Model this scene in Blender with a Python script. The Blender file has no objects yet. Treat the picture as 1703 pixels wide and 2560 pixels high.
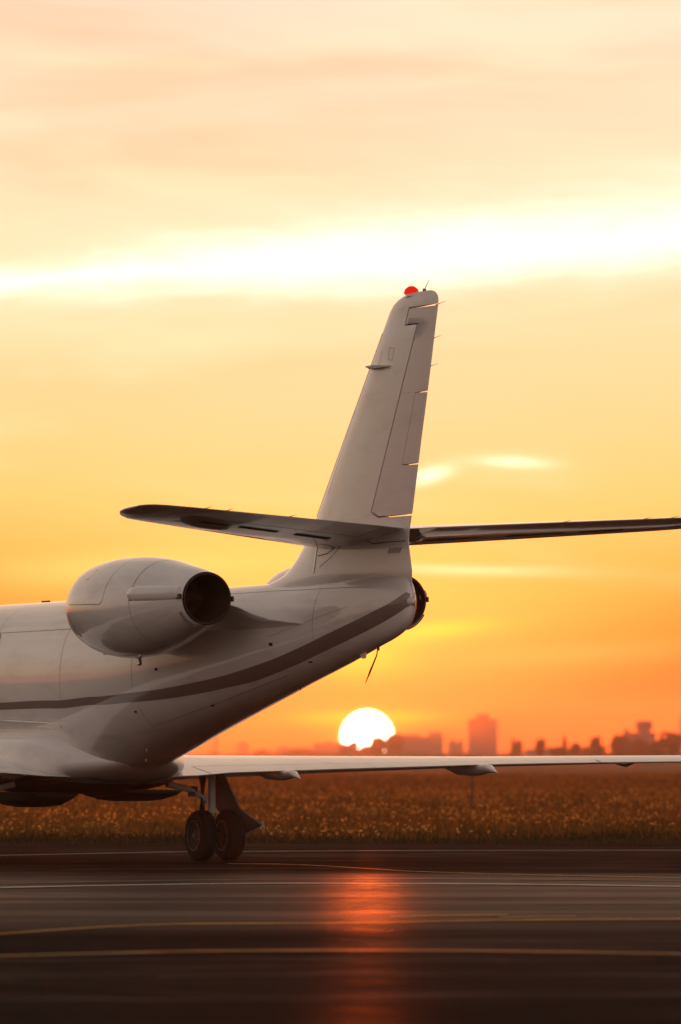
import bpy, math, random
import numpy as np
from mathutils import Vector, Matrix

random.seed(7)
rng = np.random.default_rng(11)
sc = bpy.context.scene
col = sc.collection
R = math.radians

# ------------------------------------------------------------------ camera
CAM_H = 1.2                      # crouching photographer, 200 mm lens
FOC = 1703 * 200 / 24            # focal length in photograph pixels
HOR = 1895                       # horizon row in the photograph
PITCH = math.atan((HOR - 1280) / FOC)
cam_d = bpy.data.cameras.new('camera')
cam = bpy.data.objects.new('camera', cam_d)
col.objects.link(cam)
cam.location = (0, 0, CAM_H)
cam.rotation_euler = (math.pi / 2 + PITCH, 0, 0)
cam_d.lens = 200
cam_d.sensor_fit = 'HORIZONTAL'
cam_d.sensor_width = 24
cam_d.clip_start = 0.5
cam_d.clip_end = 60000
cam_d.dof.use_dof = True
cam_d.dof.focus_distance = 61.5
cam_d.dof.aperture_fstop = 2.8
sc.camera = cam

SUN_AZ, SUN_EL = 0.268, 0.215    # degrees, azimuth to the right of +Y


# ------------------------------------------------------------------ node maths helper
class X:
    """A socket or number; arithmetic on it adds Math nodes."""
    nt = None

    def __init__(self, v):
        self.v = v

    @staticmethod
    def op(kind, *a, clamp=False):
        n = X.nt.nodes.new('ShaderNodeMath')
        n.operation = kind
        n.use_clamp = clamp
        for i, q in enumerate(a):
            q = q.v if isinstance(q, X) else q
            if isinstance(q, (int, float)):
                n.inputs[i].default_value = q
            else:
                X.nt.links.new(q, n.inputs[i])
        return X(n.outputs[0])

    def __add__(s, o): return X.op('ADD', s, o)
    __radd__ = __add__
    def __sub__(s, o): return X.op('SUBTRACT', s, o)
    def __rsub__(s, o): return X.op('SUBTRACT', o, s)
    def __mul__(s, o): return X.op('MULTIPLY', s, o)
    __rmul__ = __mul__
    def __truediv__(s, o): return X.op('DIVIDE', s, o)
    def __pow__(s, o): return X.op('POWER', s, o)


def clamp01(a): return X.op('ADD', a, 0.0, clamp=True)
def gauss(*terms):
    q = None
    for t in terms:
        t2 = t * t
        q = t2 if q is None else q + t2
    return X.op('EXPONENT', q * -1.0)


def sstep(a, lo, hi):
    n = X.nt.nodes.new('ShaderNodeMapRange')
    n.interpolation_type = 'SMOOTHSTEP'
    X.nt.links.new(a.v, n.inputs[0])
    n.inputs[1].default_value = lo
    n.inputs[2].default_value = hi
    return X(n.outputs[0])


def mixc(fac, a, b, mode='MIX'):
    n = X.nt.nodes.new('ShaderNodeMix')
    n.data_type = 'RGBA'
    n.blend_type = mode
    n.clamp_factor = True
    for i, q in ((0, fac), (6, a), (7, b)):
        q = q.v if isinstance(q, X) else q
        if isinstance(q, (int, float)):
            n.inputs[i].default_value = q
        elif isinstance(q, tuple):
            n.inputs[i].default_value = (*q, 1)
        else:
            X.nt.links.new(q, n.inputs[i])
    return n.outputs[2]


def ramp(fac, stops):
    n = X.nt.nodes.new('ShaderNodeValToRGB')
    e = n.color_ramp.elements
    while len(e) < len(stops):
        e.new(0.5)
    for k, (p, c) in enumerate(stops):
        e[k].position = p
        e[k].color = (*c, 1)
    X.nt.links.new(fac.v if isinstance(fac, X) else fac, n.inputs[0])
    return n.outputs[0]


def noise(vec, scale, detail=3, rough=0.5, dist=0.0):
    n = X.nt.nodes.new('ShaderNodeTexNoise')
    n.inputs['Scale'].default_value = scale
    n.inputs['Detail'].default_value = detail
    n.inputs['Roughness'].default_value = rough
    n.inputs['Distortion'].default_value = dist
    if vec is not None:
        X.nt.links.new(vec, n.inputs['Vector'])
    return X(n.outputs[0])


def comb(x, y, z):
    n = X.nt.nodes.new('ShaderNodeCombineXYZ')
    for i, q in enumerate((x, y, z)):
        q = q.v if isinstance(q, X) else q
        if isinstance(q, (int, float)):
            n.inputs[i].default_value = q
        else:
            X.nt.links.new(q, n.inputs[i])
    return n.outputs[0]


# ------------------------------------------------------------------ world: sunset sky
world = bpy.data.worlds.new('World')
sc.world = world
world.use_nodes = True
wt = world.node_tree
wt.nodes.clear()
X.nt = wt
tc = wt.nodes.new('ShaderNodeTexCoord')
sep = wt.nodes.new('ShaderNodeSeparateXYZ')
wt.links.new(tc.outputs['Generated'], sep.inputs[0])
dx, dy, dz = (X(sep.outputs[i]) for i in range(3))
DEG = 57.29578
az = X.op('ARCTAN2', dx, dy) * DEG
el = X.op('ARCSINE', dz) * DEG
daz = az - SUN_AZ
elp = X.op('MAXIMUM', el, 0.0)
# the orange of the low sky climbs a little away from the sun
side = 1.0 - gauss(daz / 3.4)
low = gauss(el / 5.0)
ele = X.op('MAXIMUM', elp - side * low * 0.75, 0.0)


def tpos(e): return (e / 90) ** 0.4


warm = ramp((ele / 90.0) ** 0.4, [(tpos(e), c) for e, c in (
    (0.0, (1, .07, .0)), (0.35, (1, .11, .004)), (0.9, (1, .29, .025)), (1.5, (1, .50, .085)),
    (2.3, (1, .67, .205)), (3.6, (1, .745, .37)), (5.5, (1, .76, .49)), (8.0, (1, .77, .60)),
    (14, (.78, .60, .45)), (30, (.38, .32, .28)), (90, (.17, .17, .18)))])
cool = ramp((elp / 90.0) ** 0.4, [(tpos(e), c) for e, c in (
    (0.0, (.42, .25, .18)), (4, (.57, .395, .325)), (12, (.55, .43, .385)), (30, (.29, .265, .26)),
    (90, (.17, .17, .18)))])
hd = X.op('SQRT', dx * dx + dy * dy + 1e-6)
ca = (dx * math.sin(R(SUN_AZ)) + dy * math.cos(R(SUN_AZ))) / hd
wsun = ((ca + 1.0) * 0.5) ** 4.0
anti = 0.70 + ((1.0 - ca) * 0.5) ** 4.0 * 0.95            # the sky opposite a low sun is lit, the flanks less so
vup = sstep(elp, 15.0, 50.0)
anti = anti * (1.0 - vup) + vup
cool = mixc(1.0, cool, comb(anti, anti, anti), 'MULTIPLY')
sky = mixc(wsun, cool, warm)
# high thin cloud: long streaks over the whole sky
skyvec = comb(az * 0.10, el * 0.55, 0.0)
n1 = noise(skyvec, 1.0, 4, 0.55, 0.6)
n2 = noise(comb(az * 0.22 + 7.0, el * 1.3, 3.0), 1.0, 3, 0.5, 0.4)
veil = sstep(n1, 0.42, 0.64) * sstep(el, 2.4, 6.0)
sky = mixc(veil * 0.8, sky, mixc(1.0, sky, (.97, .78, .68), 'MULTIPLY'))
lite = sstep(n2, 0.50, 0.74) * sstep(el, 0.6, 2.5)
sky = mixc(lite * 0.22, sky, (1.25, 1.12, .72))
# the bright cloud edge that crosses the picture, fading off round the sky
n4 = noise(comb(az * 0.9, el * 3.2, 9.0), 1.0, 4, 0.6, 0.5)
bc = el - 5.08 - az * 0.085 - (n2 - 0.5) * 0.55 - (n4 - 0.5) * 0.35
wband = 0.19 + sstep(az, -3.5, 2.0) * 0.17 + (n1 - 0.5) * 0.35
band = gauss(bc / wband) * gauss(daz / 22.0)
sky = mixc(band * 0.95, sky, (1.55, 1.50, 1.32))
halo5 = gauss((bc - 0.1) / 0.75) * gauss(daz / 22.0)
sky = mixc(halo5 * 0.36, sky, (1.2, 1.05, .74))


def streak(sky, a0, e0, wa, we, tilt, colr, k, wob=0.12):
    q = gauss((az - a0) / wa, (el - e0 - (az - a0) * tilt - (n2 - 0.5) * wob) / we)
    return mixc(q * k, sky, colr)


sky = streak(sky, 1.74, 2.97, 0.36, 0.055, -0.05, (1.45, 1.30, .85), .95)
sky = streak(sky, 0.90, 2.84, 0.22, 0.075, 0.25, (1.6, 1.45, 1.0), 1.0)
sky = streak(sky, 1.15, 1.90, 1.0, 0.050, -0.03, (1.4, 1.22, .68), .85)
sky = streak(sky, -2.0, 1.93, 1.4, 0.16, 0.05, (1.25, .90, .26), .6)
sky = streak(sky, 0.85, 1.27, 0.60, 0.095, 0.10, (1.5, 1.15, .03), .9)
sky = streak(sky, 0.15, 1.05, 0.50, 0.20, 0.0, (1.6, 1.15, .0), .95)
sky = streak(sky, 0.25, 0.40, 0.62, 0.075, 0.02, (1.7, 1.15, .0), .95)
sky = streak(sky, 2.2, 1.05, 1.4, 0.12, 0.06, (1.1, .55, .12), .5)
# glow round the sun and the disc itself
ang = X.op('SQRT', daz * daz + (el - SUN_EL) * (el - SUN_EL))
sky = mixc(gauss((daz + .3) / 2.3, (el - 1.45) / 1.0) * 0.6, sky, (1.2, .86, .17))
sky = mixc(gauss(ang / 0.40) * 0.55, sky, (1.2, .70, .03))
rim = 1.0 - sstep(ang, 0.262, 0.33)
sky = mixc(rim * sstep(dy, 0.0, 0.5) * .9, sky, (1.5, .95, .05))
disc = 1.0 - sstep(ang, 0.256, 0.276)
sky = mixc(disc * sstep(dy, 0.0, 0.5), sky, (14.0, 12.0, 8.0))
bg = wt.nodes.new('ShaderNodeBackground')
wt.links.new(sky, bg.inputs[0])
bg.inputs[1].default_value = 1.0
nish = wt.nodes.new('ShaderNodeTexSky')
nish.sky_type = 'NISHITA'
nish.sun_disc = False
nish.sun_elevation = R(SUN_EL)
nish.sun_rotation = R(SUN_AZ)
nish.dust_density = 3.0
bg2 = wt.nodes.new('ShaderNodeBackground')
wt.links.new(nish.outputs[0], bg2.inputs[0])
bg2.inputs[1].default_value = 0.02
addw = wt.nodes.new('ShaderNodeAddShader')
wt.links.new(bg.outputs[0], addw.inputs[0])
wt.links.new(bg2.outputs[0], addw.inputs[1])
wout = wt.nodes.new('ShaderNodeOutputWorld')
wt.links.new(addw.outputs[0], wout.inputs[0])

# ------------------------------------------------------------------ sun
sun_d = bpy.data.lights.new('sun', 'SUN')
sun_d.energy = 5.0
sun_d.angle = R(0.53)
sun_d.color = (1.0, 0.13, 0.010)
sun = bpy.data.objects.new('sun', sun_d)
col.objects.link(sun)
sdir = Vector((math.sin(R(SUN_AZ)) * math.cos(R(SUN_EL)), math.cos(R(SUN_AZ)) * math.cos(R(SUN_EL)), math.sin(R(SUN_EL))))
sun.rotation_euler = (-sdir).to_track_quat('-Z', 'Y').to_euler()
sun.location = (0, 200, 60)

sc.view_settings.view_transform = 'Standard'
sc.view_settings.look = 'None'
sc.view_settings.exposure = 0.0
sc.view_settings.gamma = 1.0
sc.view_settings.use_curve_mapping = False
sc.render.engine = 'CYCLES'
sc.cycles.use_denoising = True
sc.cycles.max_bounces = 8
sc.cycles.volume_bounces = 0
sc.cycles.sample_clamp_indirect = 6.0


# ------------------------------------------------------------------ materials
def new_mat(name):
    m = bpy.data.materials.new(name)
    m.use_nodes = True
    X.nt = m.node_tree
    b = m.node_tree.nodes['Principled BSDF']
    return m, b


def link(m, a, b):
    m.node_tree.links.new(a.v if isinstance(a, X) else a, b)


def objcoord(m):
    return m.node_tree.nodes.new('ShaderNodeTexCoord').outputs['Object']


def bump(m, b, h, strength, dist):
    n = m.node_tree.nodes.new('ShaderNodeBump')
    n.inputs['Strength'].default_value = strength
    n.inputs['Distance'].default_value = dist
    link(m, h, n.inputs['Height'])
    link(m, n.outputs[0], b.inputs['Normal'])


def simple(name, c, rough=0.5, metal=0.0, var=0.12, scale=6.0, coat=0.0, spec=0.5, bmp=0.0):
    m, b = new_mat(name)
    oc = objcoord(m)
    n = noise(oc, scale, 4, 0.6)
    lo = tuple(v * (1 - var) for v in c)
    hi = tuple(min(1, v * (1 + var)) for v in c)
    link(m, mixc(n, lo, hi), b.inputs['Base Color'])
    link(m, clamp01(rough + (n - 0.5) * 0.2), b.inputs['Roughness'])
    b.inputs['Metallic'].default_value = metal
    b.inputs['Coat Weight'].default_value = coat
    b.inputs['Coat Roughness'].default_value = 0.05
    b.inputs['Specular IOR Level'].default_value = spec
    if bmp:
        bump(m, b, noise(oc, scale * 8, 3), bmp, 0.004)
    return m


def paint(name, c, stain=0.42):
    """gloss aircraft paint, faint grime running aft and fine waviness of the skin"""
    m, b = new_mat(name)
    oc = objcoord(m)
    mp = m.node_tree.nodes.new('ShaderNodeMapping')
    mp.inputs['Scale'].default_value = (2.2, 0.55, 2.2)
    link(m, oc, mp.inputs[0])
    n = noise(mp.outputs[0], 2.0, 5, 0.62, 0.4)
    f = noise(oc, 38.0, 3, 0.6)
    g = clamp01(sstep(n, 0.46, 0.78) * stain + (f - 0.5) * 0.10)
    link(m, mixc(g, c, (c[0] * .55, c[1] * .50, c[2] * .45)), b.inputs['Base Color'])
    link(m, 0.26 + n * 0.16, b.inputs['Roughness'])
    b.inputs['Coat Weight'].default_value = 1.0
    link(m, 0.03 + n * 0.05, b.inputs['Coat Roughness'])
    bump(m, b, noise(oc, 3.2, 2), 0.06, 0.03)
    return m


M = {}
M['white'] = paint('white_aircraft_paint', (.82, .80, .77))
M['rudder'] = paint('rudder_paint', (.73, .69, .67), .4)
M['shaded_skin'] = paint('shaded_tail_skin', (.31, .265, .24), .3)  # light tailplane paint, darkened to put its underside shade into the colour
M['stripe'] = paint('taupe_stripe_paint', (.20, .165, .145), .2)
M['seam'] = simple('panel_seam_sealant', (.10, .085, .075), .7)
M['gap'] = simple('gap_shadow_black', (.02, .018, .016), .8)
M['metal'] = simple('bare_aluminium', (.62, .60, .57), .28, 1.0)
M['hot_metal'] = simple('heat_stained_nozzle', (.09, .065, .05), .5, 0.8, .35, 9)
M['soot'] = simple('sooty_inner_duct', (.03, .02, .016), .8, 0.0, .4, 9)
M['rubber'] = simple('tyre_rubber', (.012, .011, .011), .85, 0, .2, 14, bmp=.3)
M['rim'] = simple('wheel_rim_grey', (.05, .047, .045), .6, .3)
M['rim_edge'] = simple('worn_rim_edge', (.20, .18, .165), .5, .3)
M['strut'] = simple('gear_leg_paint', (.58, .56, .53), .4, 0, .2)
M['dark_steel'] = simple('dark_hydraulic_steel', (.06, .055, .05), .5, .5)
M['chrome'] = simple('oleo_chrome', (.7, .68, .66), .15, 1.0)
M['under'] = simple('belly_grey_paint', (.16, .15, .14), .45, 0, .25, 5)
M['glass'] = simple('dark_cabin_glass', (.02, .022, .025), .08)
m, b = new_mat('red_beacon_lens')
b.inputs['Base Color'].default_value = (.9, .03, .01, 1)
b.inputs['Emission Color'].default_value = (1, .05, .015, 1)
b.inputs['Emission Strength'].default_value = 1.1
b.inputs['Roughness'].default_value = .12
t = m.node_tree.nodes.new('ShaderNodeBsdfTranslucent')
t.inputs[0].default_value = (1, .10, .03, 1)
ms = m.node_tree.nodes.new('ShaderNodeMixShader')
ms.inputs[0].default_value = .8
link(m, b.outputs[0], ms.inputs[1])
link(m, t.outputs[0], ms.inputs[2])
link(m, ms.outputs[0], m.node_tree.nodes['Material Output'].inputs[0])
M['beacon'] = m
M['lens'] = simple('clear_light_lens', (.8, .78, .72), .1)


# ------------------------------------------------------------------ mesh helpers
def link_mesh(name, verts, faces, mat, parent=None, smooth=True, angle=35, kind=None):
    me = bpy.data.meshes.new(name)
    me.from_pydata([tuple(map(float, v)) for v in verts], [], faces)
    me.validate()
    if smooth:
        me.shade_smooth()
        me.set_sharp_from_angle(angle=R(angle))
    o = bpy.data.objects.new(name, me)
    col.objects.link(o)
    if mat is not None:
        me.materials.append(mat)
    if parent is not None:
        o.parent = parent
    if kind:
        o['kind'] = kind
    return o


def loft(rings, closed=True, cap0=True, cap1=True):
    """rings: list of equal-length point lists -> verts, faces"""
    n = len(rings[0])
    v = [p for r in rings for p in r]
    f = []
    for i in range(len(rings) - 1):
        for j in range(n if closed else n - 1):
            k = (j + 1) % n
            f.append((i * n + j, i * n + k, (i + 1) * n + k, (i + 1) * n + j))
    if cap0:
        f.append(tuple(range(n - 1, -1, -1)))
    if cap1:
        o = (len(rings) - 1) * n
        f.append(tuple(range(o, o + n)))
    return v, f


class MB:
    def __init__(s):
        s.v, s.f = [], []

    def add(s, vf):
        o = len(s.v)
        s.v += list(vf[0])
        s.f += [tuple(i + o for i in q) for q in vf[1]]
        return s

    def box(s, c, d, rot=None):
        c = Vector(c)
        vs = []
        for x in (-.5, .5):
            for y in (-.5, .5):
                for z in (-.5, .5):
                    q = Vector((x * d[0], y * d[1], z * d[2]))
                    vs.append(c + (rot @ q if rot else q))
        return s.add((vs, [(0, 1, 3, 2), (4, 6, 7, 5), (0, 4, 5, 1), (2, 3, 7, 6), (0, 2, 6, 4), (1, 5, 7, 3)]))

    def tube(s, pts, rad, n=12):
        pts = [Vector(p) for p in pts]
        if not isinstance(rad, (list, tuple)):
            rad = [rad] * len(pts)
        rings = []
        for i, p in enumerate(pts):
            t = (pts[min(i + 1, len(pts) - 1)] - pts[max(i - 1, 0)]).normalized()
            a = t.cross(Vector((0, 0, 1)))
            if a.length < .05:
                a = t.cross(Vector((1, 0, 0)))
            a.normalize()
            bb = t.cross(a)
            rings.append([p + (a * math.cos(q) + bb * math.sin(q)) * rad[i] for q in (2 * math.pi * k / n for k in range(n))])
        return s.add(loft(rings))

    def lathe(s, prof, centre, axis='X', n=32, close=True):
        """prof: (along, radius) list turned about an axis through centre"""
        rings = []
        for a, r in prof:
            ring = []
            for k in range(n):
                q = 2 * math.pi * k / n
                c, d = r * math.cos(q), r * math.sin(q)
                ring.append((centre[0] + a, centre[1] + c, centre[2] + d) if axis == 'X'
                            else (centre[0] + c, centre[1] + a, centre[2] + d) if axis == 'Y'
                            else (centre[0] + c, centre[1] + d, centre[2] + a))
            rings.append(ring)
        return s.add(loft(rings, True, close, close))

    def prism(s, poly, thick):
        """poly: 3D outline, thick: offset vector"""
        t = Vector(thick)
        return s.add(loft([[Vector(p) for p in poly], [Vector(p) + t for p in poly]]))

    def build(s, name, mat, parent=None, smooth=True, angle=35, kind=None):
        return link_mesh(name, s.v, s.f, mat, parent, smooth, angle, kind)


def tag(o, label, cat, group=None):
    o['label'] = label
    o['category'] = cat
    if group:
        o['group'] = group
    return o


def at(px, py, Y):
    """point at distance Y along the photograph's line of sight, for measuring real positions"""
    a, bq = (px - 851.5) / FOC, (1280 - py) / FOC
    d = Vector((a, math.cos(PITCH) - bq * math.sin(PITCH), math.sin(PITCH) + bq * math.cos(PITCH)))
    return Vector((0, 0, CAM_H)) + d * (Y / d.y)


def ground_at(px, py):
    a, bq = (px - 851.5) / FOC, (1280 - py) / FOC
    d = Vector((a, math.cos(PITCH) - bq * math.sin(PITCH), math.sin(PITCH) + bq * math.cos(PITCH)))
    return Vector((0, 0, CAM_H)) + d * (-CAM_H / d.z)


def pchip(x, y, xi):
    x = np.asarray(x, float); y = np.asarray(y, float); xi = np.asarray(xi, float)
    h = np.diff(x); d = np.diff(y) / h
    mm = np.zeros_like(y)
    for i in range(1, len(x) - 1):
        if d[i - 1] * d[i] > 0:
            w1 = 2 * h[i] + h[i - 1]; w2 = h[i] + 2 * h[i - 1]
            mm[i] = (w1 + w2) / (w1 / d[i - 1] + w2 / d[i])
    mm[0] = d[0]; mm[-1] = d[-1]
    xi = np.clip(xi, x[0], x[-1]); k = np.clip(np.searchsorted(x, xi) - 1, 0, len(h) - 1)
    t = (xi - x[k]) / h[k]
    return (2*t**3-3*t**2+1)*y[k] + (t**3-2*t**2+t)*h[k]*mm[k] + (-2*t**3+3*t**2)*y[k+1] + (t**3-t**2)*h[k]*mm[k+1]


# ================================================================== SETTING
EDGE = 79.4        # where the paved apron ends and the grass begins
m, b = new_mat('field_soil')
oc = objcoord(m)
n = noise(oc, .35, 5, .6)
link(m, mixc(n, (.035, .04, .012), (.075, .07, .025)), b.inputs['Base Color'])
b.inputs['Roughness'].default_value = .95
b.inputs['Specular IOR Level'].default_value = .1
bump(m, b, noise(oc, 3.0, 4), .6, .1)
M['soil'] = m

m, b = new_mat('apron_asphalt')
oc = objcoord(m)
n = noise(oc, .22, 5, .62, .8)
n3 = noise(oc, 1.3, 5, .65)
fine = noise(oc, 42.0, 3, .7)
cc = mixc(sstep(n, .35, .68), (.018, .0115, .009), (.037, .025, .019))
cc = mixc(sstep(n3, .52, .72) * .5, cc, (.016, .013, .011))
cc = mixc((fine - .35) * .6, cc, (.062, .048, .040))
link(m, cc, b.inputs['Base Color'])
b.inputs['Roughness'].default_value = .9
b.inputs['Specular IOR Level'].default_value = .0
bump(m, b, fine * .5 + noise(oc, 130.0, 2, .6), .55, .006)
gl = m.node_tree.nodes.new('ShaderNodeBsdfGlossy')
gl.inputs[0].default_value = (.9, .76, .66, 1)
link(m, clamp01(.40 + (n3 - .5) * .36 + (n - .5) * .22), gl.inputs['Roughness'])
bn = m.node_tree.nodes.new('ShaderNodeBump')
bn.inputs['Strength'].default_value = .25
bn.inputs['Distance'].default_value = .004
link(m, fine, bn.inputs['Height'])
link(m, bn.outputs[0], gl.inputs['Normal'])
sp = m.node_tree.nodes.new('ShaderNodeSeparateXYZ')
link(m, oc, sp.inputs[0])
yy = X(sp.outputs[1])
streak_gloss = sstep(yy, 37.0, 46.0) * (1.0 - sstep(yy, 56.0, 61.0))     # invented band of extra gloss, placed to shape the sun's streak
lanes = sstep(noise(comb(X(sp.outputs[0]) * .06, yy * .42, 0.0), 1.0, 5, .62, 1.2), .34, .70)
fac = clamp01((.011 + streak_gloss * .150) * (.45 + .75 * lanes) + sstep(n, .5, .7) * .02)
ms = m.node_tree.nodes.new('ShaderNodeMixShader')
link(m, fac, ms.inputs[0])
link(m, b.outputs[0], ms.inputs[1])
link(m, gl.outputs[0], ms.inputs[2])
link(m, ms.outputs[0], m.node_tree.nodes['Material Output'].inputs[0])
M['asphalt'] = m


def worn_paint(name, c, wear):
    m, b = new_mat(name)
    oc = objcoord(m)
    w = noise(oc, 2.2, 5, .7)
    f = noise(oc, 30.0, 3, .7)
    link(m, mixc(sstep(w * .6 + f * .4, .5 - wear * .2, .62 + .2 * (1 - wear)), c, (.05, .044, .04)), b.inputs['Base Color'])
    b.inputs['Roughness'].default_value = .8
    b.inputs['Specular IOR Level'].default_value = .08
    bump(m, b, f, .4, .005)
    gl = m.node_tree.nodes.new('ShaderNodeBsdfGlossy')
    gl.inputs[0].default_value = (min(1, c[0] * 1.5), min(1, c[1] * 1.5), min(1, c[2] * 1.5), 1)
    gl.inputs['Roughness'].default_value = .38
    ms = m.node_tree.nodes.new('ShaderNodeMixShader')
    link(m, clamp01((w - .25) * .5), ms.inputs[0])
    link(m, b.outputs[0], ms.inputs[1])
    link(m, gl.outputs[0], ms.inputs[2])
    link(m, ms.outputs[0], m.node_tree.nodes['Material Output'].inputs[0])
    return m


M['line_white'] = worn_paint('worn_white_line_paint', (.62, .58, .52), .35)
M['line_yellow'] = worn_paint('worn_yellow_line_paint', (.70, .43, .10), .4)
M['line_tan'] = worn_paint('faded_tan_line_paint', (.40, .25, .11), .6)
M['line_faint'] = worn_paint('faded_white_line_paint', (.30, .27, .24), .6)

G = 4900
link_mesh('ground', [(-G, -G, -.10), (G, -G, -.10), (G, G, -.10), (-G, G, -.10)], [(0, 1, 2, 3)], M['soil'], None, False, kind='structure')
av, af = [], []
nx = 60
for i in range(nx + 1):
    x = -180 + 360 * i / nx
    wob = .10 * math.sin(x * .9) + .07 * math.sin(x * 2.3 + 1)
    av += [(x, -140, 0), (x, EDGE + wob - .0006 * x * x, 0), (x, EDGE + wob + .3 - .0006 * x * x, -.12)]
for i in range(nx):
    o = i * 3
    af += [(o, o + 3, o + 4, o + 1), (o + 1, o + 4, o + 5, o + 2)]
link_mesh('apron', av, af, M['asphalt'], None, False, kind='structure')


apron = bpy.data.objects['apron']
for k, (y0, x0, x1) in enumerate(((28.5, -6, 3), (31.2, -1, 7), (33.6, -8, 1), (37.5, 0, 8), (41.0, -9, -2), (46.5, 1.5, 9), (50.2, -10, -1), (61.5, -3, 9), (66.0, -12, 4), (73.0, -6, 12))):
    v = []
    for j in range(40):
        x = x0 + (x1 - x0) * j / 39
        yv = y0 + .35 * math.sin(x * .9 + k) + .12 * math.sin(x * 3.1 + 2 * k) + .05 * math.sin(x * 9 + k)
        w = .035 + .02 * math.sin(x * 4 + k)
        v += [(x, yv - w, .004), (x, yv + w, .004)]
    link_mesh('sealed_crack', v, [(2 * j, 2 * j + 2, 2 * j + 3, 2 * j + 1) for j in range(39)], M['gap'], apron, False)


def apron_line(pts, width, mat, z=.008):
    g = [ground_at(*p) for p in pts]
    d0 = (g[0] - g[1]).normalized(); d1 = (g[-1] - g[-2]).normalized()
    g = [g[0] + d0 * 6] + g + [g[-1] + d1 * 6] if width > 0 else g
    w = abs(width)
    xs = [q.x for q in g]
    xi = np.linspace(xs[0], xs[-1], 60)
    yi = pchip(xs, [q.y for q in g], xi)
    v = []
    for k in range(60):
        j = .012 * math.sin(k * 2.7) + .01 * math.sin(k * 5.1)
        v += [(xi[k], yi[k] - w / 2 + j, z), (xi[k], yi[k] + w / 2 - j, z)]
    link_mesh('apron_line', v, [(2 * k, 2 * k + 2, 2 * k + 3, 2 * k + 1) for k in range(59)], mat, None, False, kind='structure')


apron_line([(0, 2140), (250, 2135), (460, 2131), (640, 2130), (1000, 2128), (1703, 2127)], .42, M['line_faint'])
apron_line([(570, 2161), (690, 2162), (782, 2165), (900, 2172), (1032, 2180), (1350, 2189), (1703, 2196)], -.16, M['line_yellow'])
apron_line([(0, 2221), (350, 2214), (700, 2210), (1000, 2210.5), (1350, 2213), (1703, 2218)], .34, M['line_white'])
apron_line([(0, 2211), (350, 2204), (700, 2200), (1000, 2199), (1703, 2203)], .22, M['line_faint'])
apron_line([(0, 2337), (130, 2328), (271, 2319), (478, 2312), (847, 2310), (1086, 2306), (1350, 2302), (1703, 2300)], .17, M['line_yellow'])
apron_line([(975, 2294), (1100, 2291), (1200, 2290), (1270, 2289)], -.16, M['line_yellow'])
apron_line([(1250, 2296), (1330, 2294), (1440, 2293)], -.12, M['line_yellow'])
apron_line([(0, 2393), (271, 2386), (543, 2380), (977, 2378.5), (1350, 2382), (1703, 2388)], .26, M['line_tan'])


# ------------------------------------------------------------------ meadow
def leaf_mat(name, c1, c2, trans, tr=2.0):
    m, b = new_mat(name)
    oi = m.node_tree.nodes.new('ShaderNodeNewGeometry')
    oc = objcoord(m)
    n = noise(oc, .7, 3, .6)
    cc = mixc(oi.outputs['Random Per Island'], c1, c2)
    cc = mixc(sstep(n, .4, .7) * .5, cc, tuple(v * .55 for v in c1))
    big = noise(oc, .16, 3, .6, 1.0)
    cc = mixc(sstep(big, .46, .62) * .75, cc, (c1[0] * .30, c1[1] * .42, c1[2] * .4))
    link(m, cc, b.inputs['Base Color'])
    b.inputs['Roughness'].default_value = .55
    b.inputs['Specular IOR Level'].default_value = .25
    t = m.node_tree.nodes.new('ShaderNodeBsdfTranslucent')
    link(m, mixc(1.0, cc, (tr, tr * .82, tr * .55), 'MULTIPLY'), t.inputs[0])
    ms = m.node_tree.nodes.new('ShaderNodeMixShader')
    ms.inputs[0].default_value = trans
    link(m, b.outputs[0], ms.inputs[1])
    link(m, t.outputs[0], ms.inputs[2])
    link(m, ms.outputs[0], m.node_tree.nodes['Material Output'].inputs[0])
    return m


M['grass'] = leaf_mat('meadow_grass', (.080, .046, .010), (.22, .10, .022), .55, 2.5)
M['short_grass'] = leaf_mat('mown_verge_grass', (.022, .026, .007), (.05, .042, .012), .4)
M['bloom'] = leaf_mat('pale_meadow_flower', (.55, .29, .08), (.85, .50, .18), .7, 1.3)
M['leaf'] = leaf_mat('tree_leaf', (.04, .055, .02), (.09, .10, .035), .3)


def scatter(n, y0, y1, half, power=1.0):
    y = y0 + (y1 - y0) * rng.random(n) ** power
    x = (rng.random(n) * 2 - 1) * half
    return x, y


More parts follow.
